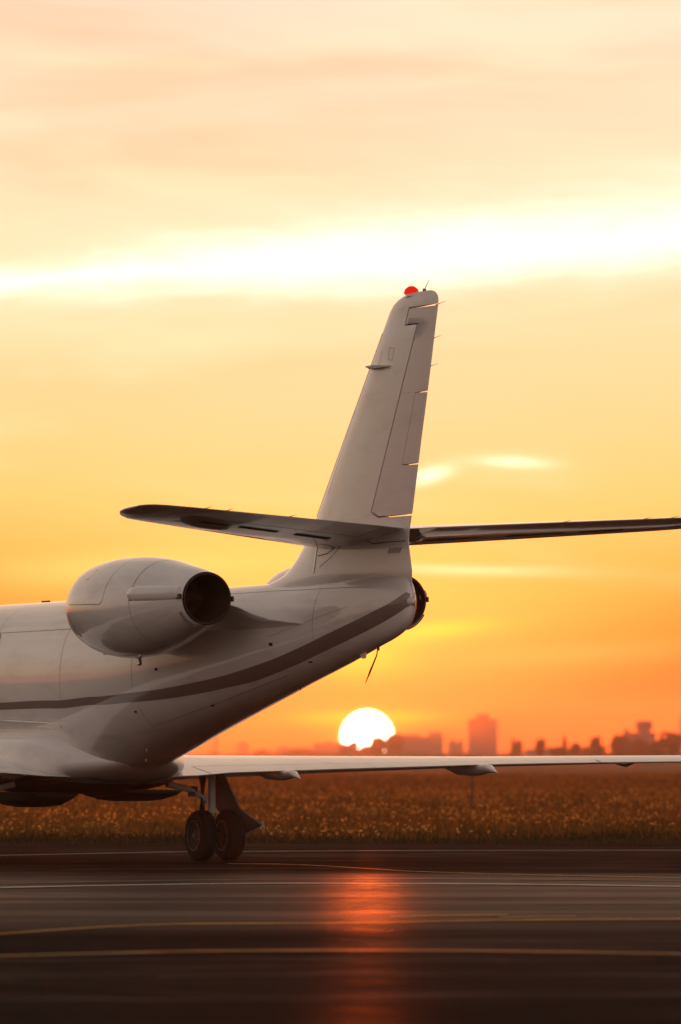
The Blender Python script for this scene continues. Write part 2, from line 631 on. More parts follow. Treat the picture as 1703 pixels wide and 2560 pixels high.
def blades(name, parts, mat):
    V, Fc, base = [], [], 0
    for x, y, h, w, lean in parts:
        n = len(x)
        a = rng.random(n) * np.pi
        ux, uy = np.cos(a) * w / 2, np.sin(a) * w / 2
        la = rng.random(n) * 2 * np.pi
        lx, ly = np.cos(la) * lean * h, np.sin(la) * lean * h
        z0 = np.full(n, -.10)
        h = h - .08
        P = np.stack([
            np.stack([x - ux, y - uy, z0], 1), np.stack([x + ux, y + uy, z0], 1),
            np.stack([x - ux * .7 + lx * .35, y - uy * .7 + ly * .35, h * .6], 1),
            np.stack([x + ux * .7 + lx * .35, y + uy * .7 + ly * .35, h * .6], 1),
            np.stack([x + lx, y + ly, h], 1)], 1).reshape(-1, 3)
        i = np.arange(n) * 5 + base
        V.append(P)
        Fc.append((np.stack([i, i + 1, i + 3, i + 2], 1), np.stack([i + 2, i + 3, i + 4], 1)))
        base += n * 5
    V = np.concatenate(V)
    quads = np.concatenate([q for q, _ in Fc]); tris = np.concatenate([t for _, t in Fc])
    me = bpy.data.meshes.new(name)
    me.vertices.add(len(V)); me.vertices.foreach_set('co', V.astype(np.float32).ravel())
    me.loops.add(quads.size + tris.size)
    me.loops.foreach_set('vertex_index', np.concatenate([quads.ravel(), tris.ravel()]).astype(np.int32))
    nq, ntr = len(quads), len(tris)
    me.polygons.add(nq + ntr)
    ls = np.concatenate([np.arange(nq) * 4, nq * 4 + np.arange(ntr) * 3])
    me.polygons.foreach_set('loop_start', ls.astype(np.int32))
    me.update(calc_edges=True)
    me.materials.append(mat)
    o = bpy.data.objects.new(name, me)
    col.objects.link(o)
    o['kind'] = 'stuff'
    return o


def hvar(x, y):
    return .8 + .28 * np.sin(x * .55 + 1.3 * np.sin(y * .21)) * np.cos(y * .33 + .4) + .12 * np.sin(x * 1.9 + y)


x, y = scatter(42000, EDGE + .15, 91.5, 22)
h = (.05 + .08 * rng.random(len(x))) * (1 + .5 * np.clip((y - 85) / 7, 0, 1))
verge = blades('verge_grass', [(x, y, h, .012 + .012 * rng.random(len(x)), .5)], M['short_grass'])
tag(verge, 'short dark mown grass strip along the far edge of the apron', 'grass')
pa = []
x, y = scatter(66000, 86, 140, 24, 1.2)
h = np.clip((.14 + .20 * rng.random(len(x))) * hvar(x, y) * np.clip((y - 82) / 9, .5, 1), .08, .5)
pa.append((x, y, h, .016 + .02 * rng.random(len(x)), .35))
x, y = scatter(70000, 135, 420, 48, 1.3)
h = (.16 + .20 * rng.random(len(x))) * hvar(x, y)
pa.append((x, y, h, .05 + .06 * rng.random(len(x)), .3))
# taller single stalks
x, y = scatter(2600, 96, 200, 34, 1.2)
pa.append((x, y, .28 + .30 * rng.random(len(x)), np.full(len(x), .014), .25))
mead = blades('meadow_grass', pa, M['grass'])
tag(mead, 'tall rough meadow grass behind the mown verge', 'grass')

# flower and seed heads: three little crossed petals quads each
x, y = scatter(30000, 86, 190, 28, 1.25)
dens = np.sin(x * .8 + 2 * np.sin(y * .17)) + np.sin(x * .23 + y * .4) + .8 * np.sin(x * 2.1 + y * .9) + rng.random(len(x)) * 1.6
k = dens > .85
x, y = x[k], y[k]
h = np.clip((.16 + .20 * rng.random(len(x))) * hvar(x, y) * np.clip((y - 82) / 9, .5, 1) - .05, .03, .5)
nf = len(x)
V = np.zeros((nf, 12, 3))
for q in range(3):
    a = rng.random(nf) * 2 * np.pi; tl = (rng.random(nf) - .5) * 1.6
    r = .006 + .013 * rng.random(nf) ** 2
    u = np.stack([np.cos(a), np.sin(a), tl * .4], 1) * r[:, None]
    w = np.stack([-np.sin(a) * tl, np.cos(a) * tl, np.ones(nf)], 1) * (r * .8)[:, None]
    c = np.stack([x, y, h], 1) + (rng.random((nf, 3)) - .5) * .05
    V[:, q * 4 + 0], V[:, q * 4 + 1], V[:, q * 4 + 2], V[:, q * 4 + 3] = c - u - w, c + u - w, c + u + w, c - u + w
idx = np.arange(nf * 3)[:, None] * 4 + np.arange(4)[None]
me = bpy.data.meshes.new('meadow_flowers')
me.vertices.add(nf * 12); me.vertices.foreach_set('co', V.astype(np.float32).ravel())
me.loops.add(nf * 12); me.loops.foreach_set('vertex_index', idx.astype(np.int32).ravel())
me.polygons.add(nf * 3); me.polygons.foreach_set('loop_start', (np.arange(nf * 3) * 4).astype(np.int32))
me.update(calc_edges=True)
me.materials.append(M['bloom'])
fl = bpy.data.objects.new('meadow_flowers', me)
col.objects.link(fl)
fl['kind'] = 'stuff'
tag(fl, 'pale flower and seed heads glinting over the meadow', 'flowers')

# ------------------------------------------------------------------ skyline
M['block_a'] = simple('far_concrete_wall', (.24, .21, .19), .85, 0, .1, .1)
M['block_b'] = simple('far_brick_wall', (.22, .16, .13), .85, 0, .1, .1)
M['win'] = simple('far_window_glass', (.04, .04, .045), .2)
M['roof'] = simple('far_roof_felt', (.09, .085, .08), .9)
M['trunk'] = simple('tree_bark', (.07, .055, .045), .9)
M['shed'] = simple('pale_shed_sheeting', (.55, .52, .48), .7)


def building(name, label, x0, x1, ytop, Y, depth, mat, roofs=(), cols=4, floors=8, cat='building'):
    """a block whose front spans photograph columns x0..x1 at distance Y"""
    p0, p1, pt = at(x0, HOR, Y), at(x1, HOR, Y), at((x0 + x1) / 2, ytop, Y)
    w, h = p1.x - p0.x, pt.z
    cx = (p0.x + p1.x) / 2
    e = bpy.data.objects.new(name, None)
    col.objects.link(e)
    e.location = (cx, Y, -.05)
    tag(e, label, cat)
    MB().box((0, depth / 2, h / 2), (w, depth, h)).build('wall', mat, e, False)
    r = MB().box((0, depth / 2, h + .3), (w + .5, depth + .5, .6)).build('roof', M['roof'], e, False)
    for rx, rw, rh in roofs:
        MB().box((rx * w, depth / 2, h + .6 + rh / 2), (rw * w, depth * .5, rh)).build('roof_housing', mat, r, False)
    fw, fh = w / cols, h / floors
    mw = None
    for i in range(cols):
        for j in range(1, floors):
            if mw is None:
                o = MB().box((0, 0, 0), (fw * .5, .2, fh * .5)).build('window', M['win'], e, False)
                mw = o.data
            else:
                o = bpy.data.objects.new('window', mw)
                col.objects.link(o)
                o.parent = e
            o.location = (-w / 2 + fw * (i + .5), -.06, fh * (j + .5))
    return e


building('apartment_tower', 'tallest flat-roofed apartment tower on the hazy skyline', 1172, 1244, 1800, 3400, 16, M['block_b'],
         ((0, .46, 3.2),), 6, 10)
building('apartment_block', 'long low apartment block right of the setting sun', 968, 1108, 1843, 3900, 14, M['block_b'],
         ((.36, .24, 3.4), (-.05, .3, 1.6)), 10, 5)
building('office_block', 'small stepped block between the long block and the tower', 1122, 1158, 1858, 3700, 12, M['block_b'],
         ((-.2, .3, 1.8), (.35, .25, 1.6)), 4, 4)
building('warehouse', 'wide low hazy block left of the setting sun', 784, 862, 1859, 4300, 20, M['block_b'], ((.0, .2, 1.5),), 7, 4)
building('warehouse', 'lowest hazy block nearest the aircraft tail on the skyline', 690, 782, 1872, 4400, 20, M['block_b'], ((-.3, .12, 2.2),), 7, 3)
building('apartment_block', 'small square hazy block standing alone just right of the fuselage', 592, 622, 1860, 4200, 12, M['block_b'],
         ((.0, .6, 1.5),), 3, 4)
building('factory_chimney', 'slender faint chimney stack beside the aircraft fuselage', 532, 546, 1838, 4500, 4, M['block_b'], (), 2, 6, 'chimney')
building('farm_building', 'dark small building under the left half of the sun', 860, 888, 1876, 2600, 8, M['block_a'], (), 3, 3)
building('storage_shed', 'pale low shed among trees on the right skyline', 1318, 1374, 1879, 1500, 8, M['shed'], (), 4, 2, 'shed')
building('office_building', 'flat-topped building behind trees left of the water tower', 1562, 1640, 1836, 1750, 9, M['block_a'], ((-.42, .12, 1.2),), 6, 5)

# water tower
Y = 1720
p = at(1611, HOR, Y)
wt_ = bpy.data.objects.new('water_tower', None)
col.objects.link(wt_)
wt_.location = (p.x, Y, -.05)
tag(wt_, 'water tower with flared tank rising over trees at right', 'tower')
s = Y / FOC
zt = at(1611, 1801, Y).z
MB().lathe([(0, 14 * s), (zt - 34 * s, 13 * s)], (0, 0, 0), 'Z', 20).build('shaft', M['block_a'], wt_)
MB().lathe([(zt - 34 * s, 13 * s), (zt - 18 * s, 21 * s), (zt - 6 * s, 21.5 * s), (zt - 6 * s, 19 * s), (zt, 17 * s), (zt, .01)], (0, 0, 0), 'Z', 20).build('tank', M['block_a'], wt_)
MB().lathe([(zt - 12 * s, 22.4 * s), (zt - 11 * s, 22.4 * s)], (0, 0, 0), 'Z', 20).build('railing', M['roof'], wt_)
# mast at the right border
p = at(1701, HOR, 1900)
mast = MB().tube([(0, 0, 0), (0, 0, at(1701, 1795, 1900).z)], [.55, .35], 8).build('radio_mast', M['block_a'])
mast.location = (p.x + .2, 1900, -.05)
tag(mast, 'thin dark mast at the right edge of the skyline', 'mast')


def tree(px, ytop, wpx, Y, label, name='tree', conical=False):
    base = at(px, HOR, Y)
    H = at(px, ytop, Y).z
    W = wpx * Y / FOC
    e = bpy.data.objects.new(name, None)
    col.objects.link(e)
    e.location = (base.x, Y, -.05)
    tag(e, label, 'tree', 'trees along the skyline')
    tb = MB().tube([(0, 0, 0), (.05, 0, H * .5), (0, .05, H * .9)], [.05 * H ** .7, .03 * H ** .7, .02], 7)
    for q in range(5):
        a = q * 1.3
        tb.tube([(0, 0, H * (.25 + .1 * q)), (math.cos(a) * W * .3, math.sin(a) * W * .3, H * (.42 + .1 * q))], [.022 * H ** .7, .01], 5)
    tb.build('trunk', M['trunk'], e)
    n = 750
    lob = [(random.uniform(-.3, .3), random.uniform(-.3, .3), random.uniform(.35, .85), random.uniform(.25, .42)) for _ in range(7)]
    v, f = [], []
    for i in range(n):
        if conical:
            t = random.random() ** .8
            r = (1 - t) * W * .5 * random.random() ** .4 * (.8 + .4 * math.sin(t * 20))
            a = random.uniform(0, 6.283)
            c = Vector((r * math.cos(a), r * math.sin(a), H * (.12 + .88 * t)))
        else:
            l = random.choice(lob)
            d = Vector((random.gauss(0, 1), random.gauss(0, 1), random.gauss(0, 1))).normalized() * random.random() ** .4 * l[3]
            c = Vector(((l[0] + d.x) * W, (l[1] + d.y) * W, min(H, H * (l[2] + d.z * .75))))
        u = Vector((random.gauss(0, 1), random.gauss(0, 1), random.gauss(0, 1))).normalized()
        w = u.orthogonal().normalized() * random.uniform(.03, .06) * H
        u *= random.uniform(.03, .06) * H
        o = len(v)
        v += [c - u - w, c + u - w, c + u + w, c - u + w]
        f.append((o, o + 1, o + 2, o + 3))
    link_mesh('crown', v, f, M['leaf'], e, False)
    return e


for a in ((872, 1852, 46, 3000, 'round hazy tree against the lower left of the sun', False),
          (906, 1870, 34, 3050, 'low hazy tree in the notch beneath the sun', False),
          (948, 1839, 50, 3000, 'tall round hazy tree against the lower right of the sun', False),
          (982, 1836, 44, 3060, 'hazy tree at the left end of the long apartment block', False),
          (740, 1868, 60, 3100, 'broad hazy tree left of the wide low block', False),
          (655, 1874, 40, 3100, 'small hazy tree nearest the fuselage', False),
          (1283, 1846, 16, 1900, 'slim tree just right of the apartment tower', True),
          (1300, 1852, 20, 1900, 'bushy tree second to the right of the apartment tower', False),
          (1352, 1848, 22, 1500, 'tree standing over the pale shed', False),
          (1412, 1842, 24, 1480, 'pointed conifer right of the pale shed', True),
          (1438, 1852, 22, 1500, 'short tree right of the pointed conifer', False),
          (1466, 1866, 40, 1520, 'low round tree in the dip of the treeline', False),
          (1498, 1843, 38, 1480, 'tall round tree left of the flat-topped building', False),
          (1548, 1838, 44, 1460, 'broad tree in front of the flat-topped building', False),
          (1590, 1845, 60, 1450, 'wide dark tree below left of the water tower', False),
          (1636, 1852, 50, 1450, 'dark tree below right of the water tower', False),
          (1682, 1831, 52, 1440, 'big dark tree at the right border of the picture', False),
          (1385, 1864, 40, 1540, 'low tree between the shed and the conifer', False),
          (1730, 1850, 50, 1440, 'tree just beyond the right border', False)):
    if a[0] > 1705:
        continue
    tree(a[0], a[1], a[2], a[3], a[4], 'conifer_tree' if a[5] else 'tree', a[5])

# far-off belt of wood that reads as one dark mass along the horizon
v, f = [], []
for i in range(18000):
    px = random.uniform(-1400, 3000)
    Y = random.uniform(1500, 1650) if px > 1330 else random.uniform(3000, 4200)
    ph = (16 if px > 1330 else 20 if 845 < px < 1000 else 8) * (1 + .35 * math.sin(px * .05) + .25 * math.sin(px * .13 + 1))
    zmax = max(1.5, ph * Y / FOC)
    c = Vector(((px - 851.5) / FOC * Y, Y, random.random() ** .7 * zmax))
    sz = random.uniform(.5, 1.0) * Y / 1600
    u = Vector((random.gauss(0, 1), random.gauss(0, 1), random.gauss(0, 1))).normalized()
    w = u.orthogonal().normalized() * sz
    u = u * sz
    o = len(v)
    v += [c - u - w, c + u - w, c + u + w, c - u + w]
    f.append((o, o + 1, o + 2, o + 3))
wood = link_mesh('distant_woodland', v, f, M['leaf'], None, False, kind='stuff')
tag(wood, 'low dark belt of far-off wood along the horizon', 'woodland')

# wood behind the camera, seen only as the ragged dark line mirrored in the paintwork
v, f = [], []
for i in range(7000):
    a = R(random.uniform(112, 300))
    d = random.uniform(240, 275)
    hh = 10 + 3.5 * math.sin(a * 23) + 2.2 * math.sin(a * 61 + 1) + 1.5 * math.sin(a * 140)
    c = Vector((math.sin(a) * d, math.cos(a) * d, random.random() ** .75 * hh))
    u = Vector((random.gauss(0, 1), random.gauss(0, 1), random.gauss(0, 1))).normalized()
    w = u.orthogonal().normalized() * random.uniform(.9, 1.8)
    u = u * random.uniform(.9, 1.8)
    o = len(v)
    v += [c - u - w, c + u - w, c + u + w, c - u + w]
    f.append((o, o + 1, o + 2, o + 3))
wood2 = link_mesh('airfield_woodland', v, f, M['leaf'], None, False, kind='stuff')
tag(wood2, 'wood bordering the airfield, mirrored as a dark ragged line in the engine cowl', 'woodland')

# marker stakes in the meadow
for px, yt, yb, Y, lab in ((1178, 1922, 1982, 118, 'thin marker stake in the meadow below the outer flap fairing'),):
    p = at(px, HOR, Y)
    h = CAM_H - .02
    st = MB().tube([(0, 0, -.05), (.02, 0, h * .55), (.0, .01, h)], [.020, .017, .014], 8).build('marker_stake', M['trunk'])
    st.location = (p.x, Y, 0)
    tag(st, lab, 'stake')

# ================================================================== AIRCRAFT
# local frame: x = to port, y = aft, z = up.
jet = bpy.data.objects.new('business_jet', None)
col.objects.link(jet)
JX, JY = -2.72302, 65.34305
jet.location = (JX, JY, 0)
jet.rotation_euler = (0, 0, R(205))
tag(jet, 'white twin-engine business jet with taupe stripe parked on the apron', 'airplane')

# ---- fuselage: s, half width, top, bottom, widest height, exponent
FK = np.array([
    [-8.6, .05, 1.95, 1.85, 1.90, 2.0], [-8.3, .28, 2.20, 1.62, 1.90, 2.0], [-7.6, .52, 2.52, 1.40, 1.93, 2.1],
    [-6.9, .67, 2.85, 1.27, 2.00, 2.1], [-6.0, .77, 3.00, 1.20, 2.08, 2.2], [-4.5, .80, 3.035, 1.10, 2.12, 2.2],
    [-1.0, .80, 3.035, .93, 2.12, 2.2], [.4, .80, 3.04, .93, 2.12, 2.2], [1.5, .785, 3.05, 1.15, 2.12, 2.2],
    [2.5, .75, 3.06, 1.385, 2.16, 2.15], [3.5, .65, 3.065, 1.59, 2.24, 2.1], [4.5, .545, 3.07, 1.79, 2.34, 2.1],
    [5.5, .445, 3.08, 1.985, 2.45, 2.0], [6.5, .35, 3.09, 2.18, 2.57, 2.0], [7.3, .25, 3.10, 2.345, 2.68, 2.0],
    [7.75, .18, 3.09, 2.44, 2.74, 2.0], [8.03, .11, 3.05, 2.54, 2.77, 2.0], [8.13, .06, 2.99, 2.62, 2.78, 2.0],
    [8.17, .015, 2.90, 2.69, 2.78, 2.0]])


def superp(a, zt, zb, zm, n, th, off=0.0):
    c, q = math.cos(th), math.sin(th)
    x = (a + off) * math.copysign(abs(c) ** (2 / n), c)
    bb = (zt - zm if q >= 0 else zm - zb) + off
    return x, zm + bb * math.copysign(abs(q) ** (2 / n), q)


def fus(s, th, off=0.0):
    a, zt, zb, zm, n = (float(pchip(FK[:, 0], FK[:, i], s)) for i in range(1, 6))
    x, z = superp(a, zt, zb, zm, n, th, off)
    return Vector((x, s, z))


stations = np.concatenate([np.linspace(-8.6, -6, 22)[:-1], np.linspace(-6, 7.4, 90)[:-1], np.linspace(7.4, 8.17, 22)])
rings = [[fus(s, 2 * math.pi * k / 64) for k in range(64)] for s in stations]
fuselage = link_mesh('fuselage', *loft(rings), M['white'], jet, True, 60)


def fus_strip(name, s_arr, up, lo, off, mat, parent, side=1, rows=8):
    """sheet lying on the skin between two curves of girth angle (degrees)"""
    rr = []
    for s, u, l in zip(s_arr, up, lo):
        rr.append([fus(s, R(l + (u - l) * k / rows), off) for k in range(rows + 1)])
    v, f = loft(rr, False, False, False)
    if side < 0:
        v = [Vector((-q.x, q.y, q.z)) for q in v]
    return link_mesh(name, v, f, mat, parent)


SU = [(-7.5, -10), (-4, -13.0), (-1.2, -11.6), (.01, -11.0), (1.22, -11.6), (2.31, -15.5), (3.23, -20.9), (3.94, -24.2), (4.55, -26.9), (5.42, -28.1),
      (6.11, -24.8), (6.63, -19.7), (7.27, -11.9), (7.79, -1.1), (8.0, 9), (8.1, 22), (8.165, 45)]
SL = [(-7.5, -12), (-4, -17.2), (-1.23, -15.5), (-.02, -15.2), (1.19, -16.4), (2.25, -22.4), (3.14, -30.5), (3.81, -36.5), (4.39, -41.3), (5.23, -47.9),
      (5.92, -47.3), (6.48, -44.3), (7.17, -40.1), (7.74, -32.6), (8.0, -26), (8.1, -22), (8.165, -15)]
sa = np.concatenate([np.linspace(-7.5, 7.4, 130), np.linspace(7.5, 8.165, 24)])
su = pchip([q[0] for q in SU], [q[1] for q in SU], sa)
sl = pchip([q[0] for q in SL], [q[1] for q in SL], sa)
for sd in (1, -1):
    st = fus_strip('stripe', sa, su, sl, .003, M['stripe'], fuselage, sd)
    st['label'] = 'taupe painted stripe sweeping up to the tail'


def fus_seam(path, w=.006, side=1, parent=fuselage, mat='seam', off=.0025):
    """a thin line of sealant along (s, degrees) points"""
    P = []
    for i in range(len(path) - 1):
        for k in range(10):
            t = k / 10
            P.append((path[i][0] * (1 - t) + path[i + 1][0] * t, path[i][1] * (1 - t) + path[i + 1][1] * t))
    P.append(path[-1])
    v = []
    pts = [fus(s, R(a), off) for s, a in P]
    for i, p in enumerate(pts):
        t = (pts[min(i + 1, len(pts) - 1)] - pts[max(i - 1, 0)]).normalized()
        nn = Vector((p.x, 0, p.z - 2.2)).normalized()
        d = t.cross(nn).normalized() * w / 2
        v += [p - d, p + d]
    if side < 0:
        v = [Vector((-q.x, q.y, q.z)) for q in v]
    return link_mesh('panel_seam', v, [(2 * i, 2 * i + 1, 2 * i + 3, 2 * i + 2) for i in range(len(pts) - 1)], M[mat], parent)


fus_seam([(2.58, 88), (2.58, 20), (2.58, -13)])
fus_seam([(2.58, -28), (2.56, -60)])
fus_seam([(-1.6, 88), (-1.6, -13)])
fus_seam([(.62, 88), (.62, 20), (.62, -11)], .005)
fus_seam([(4.3, 60), (4.3, 40)], .005)
fus_seam([(-3, 34), (.6, 34), (2.58, 33)], .004)
fus_seam([(6.45, 52), (6.5, 10), (6.5, -20)], .004)
fus_seam([(2.6, -52), (4.2, -56), (5.6, -58)], .004)
fus_seam([(3.3, 62), (5.2, 58), (6.6, 50), (7.5, 40)], .005)
fus_seam([(5.6, 2), (7.2, 14)], .004)
# small skin fittings: vents, drains, access caps
for s, a, w_, h_ in ((5.62, -8, .07, .035), (3.14, -2.6, .05, .03), (2.45, -33, .05, .02), (3.9, -56, .06, .02), (6.2, -52, .07, .02)):
    c = fus(s, R(a), .002)
    c2 = fus(s, R(a + 6), .002)
    nn = Vector((c.x, 0, (c.z - 2.3) * .8)).normalized()
    up = (c2 - c).normalized()
    rt = up.cross(nn)
    rot = Matrix((rt, up, nn)).transposed()
    MB().box(c, (w_, h_, .014), rot).build('skin_vent', M['gap'], fuselage)
# cabin windows and windscreen forward of the wing
for sd in (1, -1):
    for i in range(5):
        s0 = -5.4 + i * .95
        pts = [fus(s0 + .17 * math.cos(q), R(24 + 11 * math.sin(q)), .004) for q in (2 * math.pi * k / 20 for k in range(20))]
        if sd < 0:
            pts = [Vector((-q.x, q.y, q.z)) for q in pts][::-1]
        link_mesh('cabin_window', pts, [tuple(range(20))], M['glass'], fuselage, False)
    pts = [fus(s, R(a), .004) for s, a in ((-7.35, 60), (-6.75, 62), (-6.7, 36), (-7.3, 36))]
    if sd < 0:
        pts = [Vector((-q.x, q.y, q.z)) for q in pts][::-1]
    link_mesh('windscreen', pts, [(0, 1, 2, 3)], M['glass'], fuselage, False)

# ---- belly and wing root fairing
BK = np.array([[-5.2, .30, 1.30, 1.16, 1.22, 2.0], [-4.4, .72, 1.46, 1.00, 1.20, 2.3], [-3.0, .98, 1.56, .90, 1.18, 2.5], [-1.2, 1.06, 1.58, .86, 1.15, 2.6],
               [-.2, 1.02, 1.56, .87, 1.13, 2.6], [.4, .84, 1.50, .91, 1.12, 2.4], [.8, .62, 1.42, .97, 1.14, 2.2], [1.15, .38, 1.34, 1.06, 1.16, 2.1], [1.5, .14, 1.30, 1.2, 1.25, 2.0]])
rr = []
for s in np.linspace(-5.2, 1.5, 60):
    pr = [float(pchip(BK[:, 0], BK[:, i], s)) for i in range(1, 6)]
    rr.append([Vector((x, s, z)) for x, z in (superp(*pr, 2 * math.pi * k / 48) for k in range(48))])
fairing = link_mesh('belly_fairing', *loft(rr), M['white'], jet, True, 60)
# raised lip on the fairing's upper edge
for sd in (1, -1):
    v = MB().tube([(sd * .80, -3.0, 1.66), (sd * .805, -1.5, 1.645), (sd * .805, .2, 1.60), (sd * .80, .62, 1.575), (sd * .80, .66, 1.54)], .008, 6)
    v.build('sealing_strip', M['metal'], fairing)


# ---- lifting surfaces
def naca(u):
    u = min(max(u, 0), 1)
    return 10 * (.2969 * math.sqrt(u) - .1260 * u - .3516 * u * u + .2843 * u ** 3 - .1015 * u ** 4)


def foil(rows, name, mat, parent, n=18, off=0.0, te=.004, angle=50):
    """rows: (LE, TE, normal, half thickness, u0, u1) -> one closed lofted piece"""
    rings = []
    for LE, TE, nn, ht, u0, u1 in rows:
        LE, TE, nn = Vector(LE), Vector(TE), Vector(nn)
        us = [u0 + (u1 - u0) * (1 - math.cos(math.pi * k / n)) / 2 if u0 > 0 else u0 + (u1 - u0) * (1 - math.cos(math.pi / 2 * k / n)) for k in range(n + 1)]
        t = [max(ht * naca(u), te if u > .5 else 0) + off for u in us]
        up = [LE + (TE - LE) * u + nn * q for u, q in zip(us, t)]
        lo = [LE + (TE - LE) * u - nn * q for u, q in zip(us, t)]
        if u0 == 0:
            up[0] = LE - (TE - LE).normalized() * off + nn * .0015
            lo[0] = LE - (TE - LE).normalized() * off - nn * .0015
        rings.append(up + lo[::-1])
    return link_mesh(name, *loft(rings), mat, parent, True, angle)


# fin: z, LE s, TE s, half thickness
FIN = np.array([[2.95, 4.35, 8.16, .19], [3.05, 4.66, 8.165, .205], [3.107, 4.967, 8.17, .20], [3.145, 5.112, 8.16, .19], [3.214, 5.266, 8.14, .175],
                [3.303, 5.41, 8.115, .162], [3.40, 5.54, 8.09, .15], [3.52, 5.675, 8.105, .140], [3.722, 5.887, 8.18, .128], [4.486, 6.543, 8.40, .105],
                [4.929, 6.931, 8.535, .09], [5.24, 7.20, 8.625, .08], [5.586, 7.499, 8.72, .068], [5.80, 7.685, 8.785, .06], [5.86, 7.77, 8.785, .055],
                [5.90, 7.87, 8.76, .046], [5.93, 7.99, 8.71, .036], [5.948, 8.12, 8.64, .024], [5.954, 8.25, 8.55, .010]])


def fin_at(z):
    return [float(np.interp(z, FIN[:, 0], FIN[:, i])) for i in (1, 2, 3)]


def fin_rows(zs, s0, s1):
    out = []
    for z, a, c in zip(zs, s0, s1):
        L, T, h = fin_at(z)
        u0 = 0 if a is None else (a - L) / (T - L)
        u1 = 1 if c is None else (c - L) / (T - L)
        out.append(((0, L, z), (0, T, z), (1, 0, 0), h, u0, u1))
    return out


HINGE = lambda z: 7.368 + (z - 3.737) * (8.372 - 7.368) / (5.624 - 3.737)
zs = [2.95, 3.05, 3.107, 3.145, 3.214, 3.303, 3.40, 3.52, 3.60, 3.675]
fin = foil(fin_rows(zs, [None] * len(zs), [None] * len(zs)), 'fin', M['white'], jet)
zs2 = [3.676, 3.7365, 3.9, 4.2, 4.486, 4.7, 4.929, 5.24, 5.45, 5.618]
e2 = [7.50] + [HINGE(z) for z in zs2[1:]]
zs3 = [5.619, 5.70, 5.805]
e3 = [8.118 + (z - 5.62) * .5 for z in zs3]
foil(fin_rows(zs2 + zs3, [None] * 13, e2 + e3), 'fin_skin', M['white'], fin)
zs = [5.806, 5.83, 5.86, 5.88, 5.90, 5.915, 5.93, 5.94, 5.948, 5.954]
cap = foil(fin_rows(zs, [None] * 10, [None] * 10), 'fin_tip', M['white'], fin)
# bright leading edge strip
zs = list(np.linspace(3.75, 5.58, 10))
foil(fin_rows(zs, [None] * 10, [fin_at(z)[0] + .075 for z in zs]), 'leading_edge_strip', M['metal'], fin, 8, .003)
# rudder with its horn and trim tab
g = .024
TABZ0, TABZ1 = 4.205, 4.92
TAB = lambda z: 8.024 + (z - TABZ0) * (8.314 - 8.024) / (TABZ1 - TABZ0)
zr = [3.692, 3.742, 3.9, TABZ0 - .012]
r0 = [7.535] + [HINGE(z) + g for z in zr[1:]]
rudder = foil(fin_rows(zr, r0, [None] * 4), 'rudder', M['rudder'], jet)
zr = list(np.linspace(TABZ0 - .011, TABZ1 + .011, 6))
foil(fin_rows(zr, [HINGE(z) + g for z in zr], [TAB(z) - .008 for z in zr]), 'rudder_skin', M['rudder'], rudder)
zr = [TABZ1 + .012, 5.24, 5.45, 5.632]
h0 = [HINGE(z) + g for z in zr]
zh = [5.633, 5.70, 5.787]
foil(fin_rows(zr + zh, h0 + [8.118 + (z - 5.62) * .5 + g for z in zh], [None] * 7), 'rudder_skin', M['rudder'], rudder)
zr = list(np.linspace(TABZ0, TABZ1, 6))
foil(fin_rows(zr, [TAB(z) for z in zr], [None] * 6), 'trim_tab', M['rudder'], rudder)
# dark webs that close the slots on the starboard side of the hinge
foil([(a[0], a[1], a[2], a[3] * .55, a[4], a[5]) for a in fin_rows(list(np.linspace(3.70, 5.60, 8)), [HINGE(z) - .06 for z in np.linspace(3.70, 5.60, 8)], [HINGE(z) + .10 for z in np.linspace(3.70, 5.60, 8)])],
     'hinge_seal', M['gap'], fin)
MB().box((0, 8.26, 5.626), (.045, .34, .05)).build('hinge_seal', M['gap'], fin, False)
# beacon, antennas, static wicks
bc_ = MB().lathe([(0, .075), (.02, .076), (.05, .064), (.075, .035), (.083, .002)], (0, 0, 0), 'Z', 20).build('beacon_lamp', M['beacon'], fin)
bc_.location = (0, 8.16, 5.945)
bc_.scale = (.95, 1.25, 1.0)
bc_['label'] = 'red beacon lens on the fin tip'
bb_ = MB().lathe([(-.02, .085), (.008, .08), (.012, .05)], (0, 0, 0), 'Z', 20).build('beacon_base', M['white'], fin)
bb_.location = (0, 8.18, 5.935)
bb_.scale = (.7, 1.45, 1)
wk = MB().tube([(0, 8.46, 5.95), (0, 8.47, 5.975)], .018, 8)
wk.tube([(0, 8.47, 5.97), (0, 8.58, 6.06)], [.005, .003], 6)
wk.build('tip_antenna', M['metal'], fin)
for z, s in ((5.79, 8.78), (5.45, 8.68), (5.17, 8.60)):
    MB().tube([(0, s - .05, z), (0, s + .05, z + .012), (0, s + .19, z + .026)], [.006, .003, .0015], 6).build('static_wick', M['dark_steel'], rudder if z < 5.6 else fin)
# diamond-shaped navigation antenna on each side of the fin
for sd in (1, -1):
    v = []
    for s, wx, zz in ((7.26, -.02, .0), (7.48, .13, .014), (7.62, .14, .012), (7.92, -.02, 0)):
        v += [(sd * (.05 + wx), s, 5.232 + zz), (sd * (.05 + wx * .9), s, 5.232 - zz - .006), (sd * .02, s, 5.232)]
    link_mesh('nav_antenna', v, loft([[0] * 3] * 4)[1], M['white'], fin, False)
    MB().tube([(sd * .19, 7.48, 5.236), (sd * .19, 7.63, 5.220)], [.010, .012], 8).build('antenna_foot', M['strut'], fin)


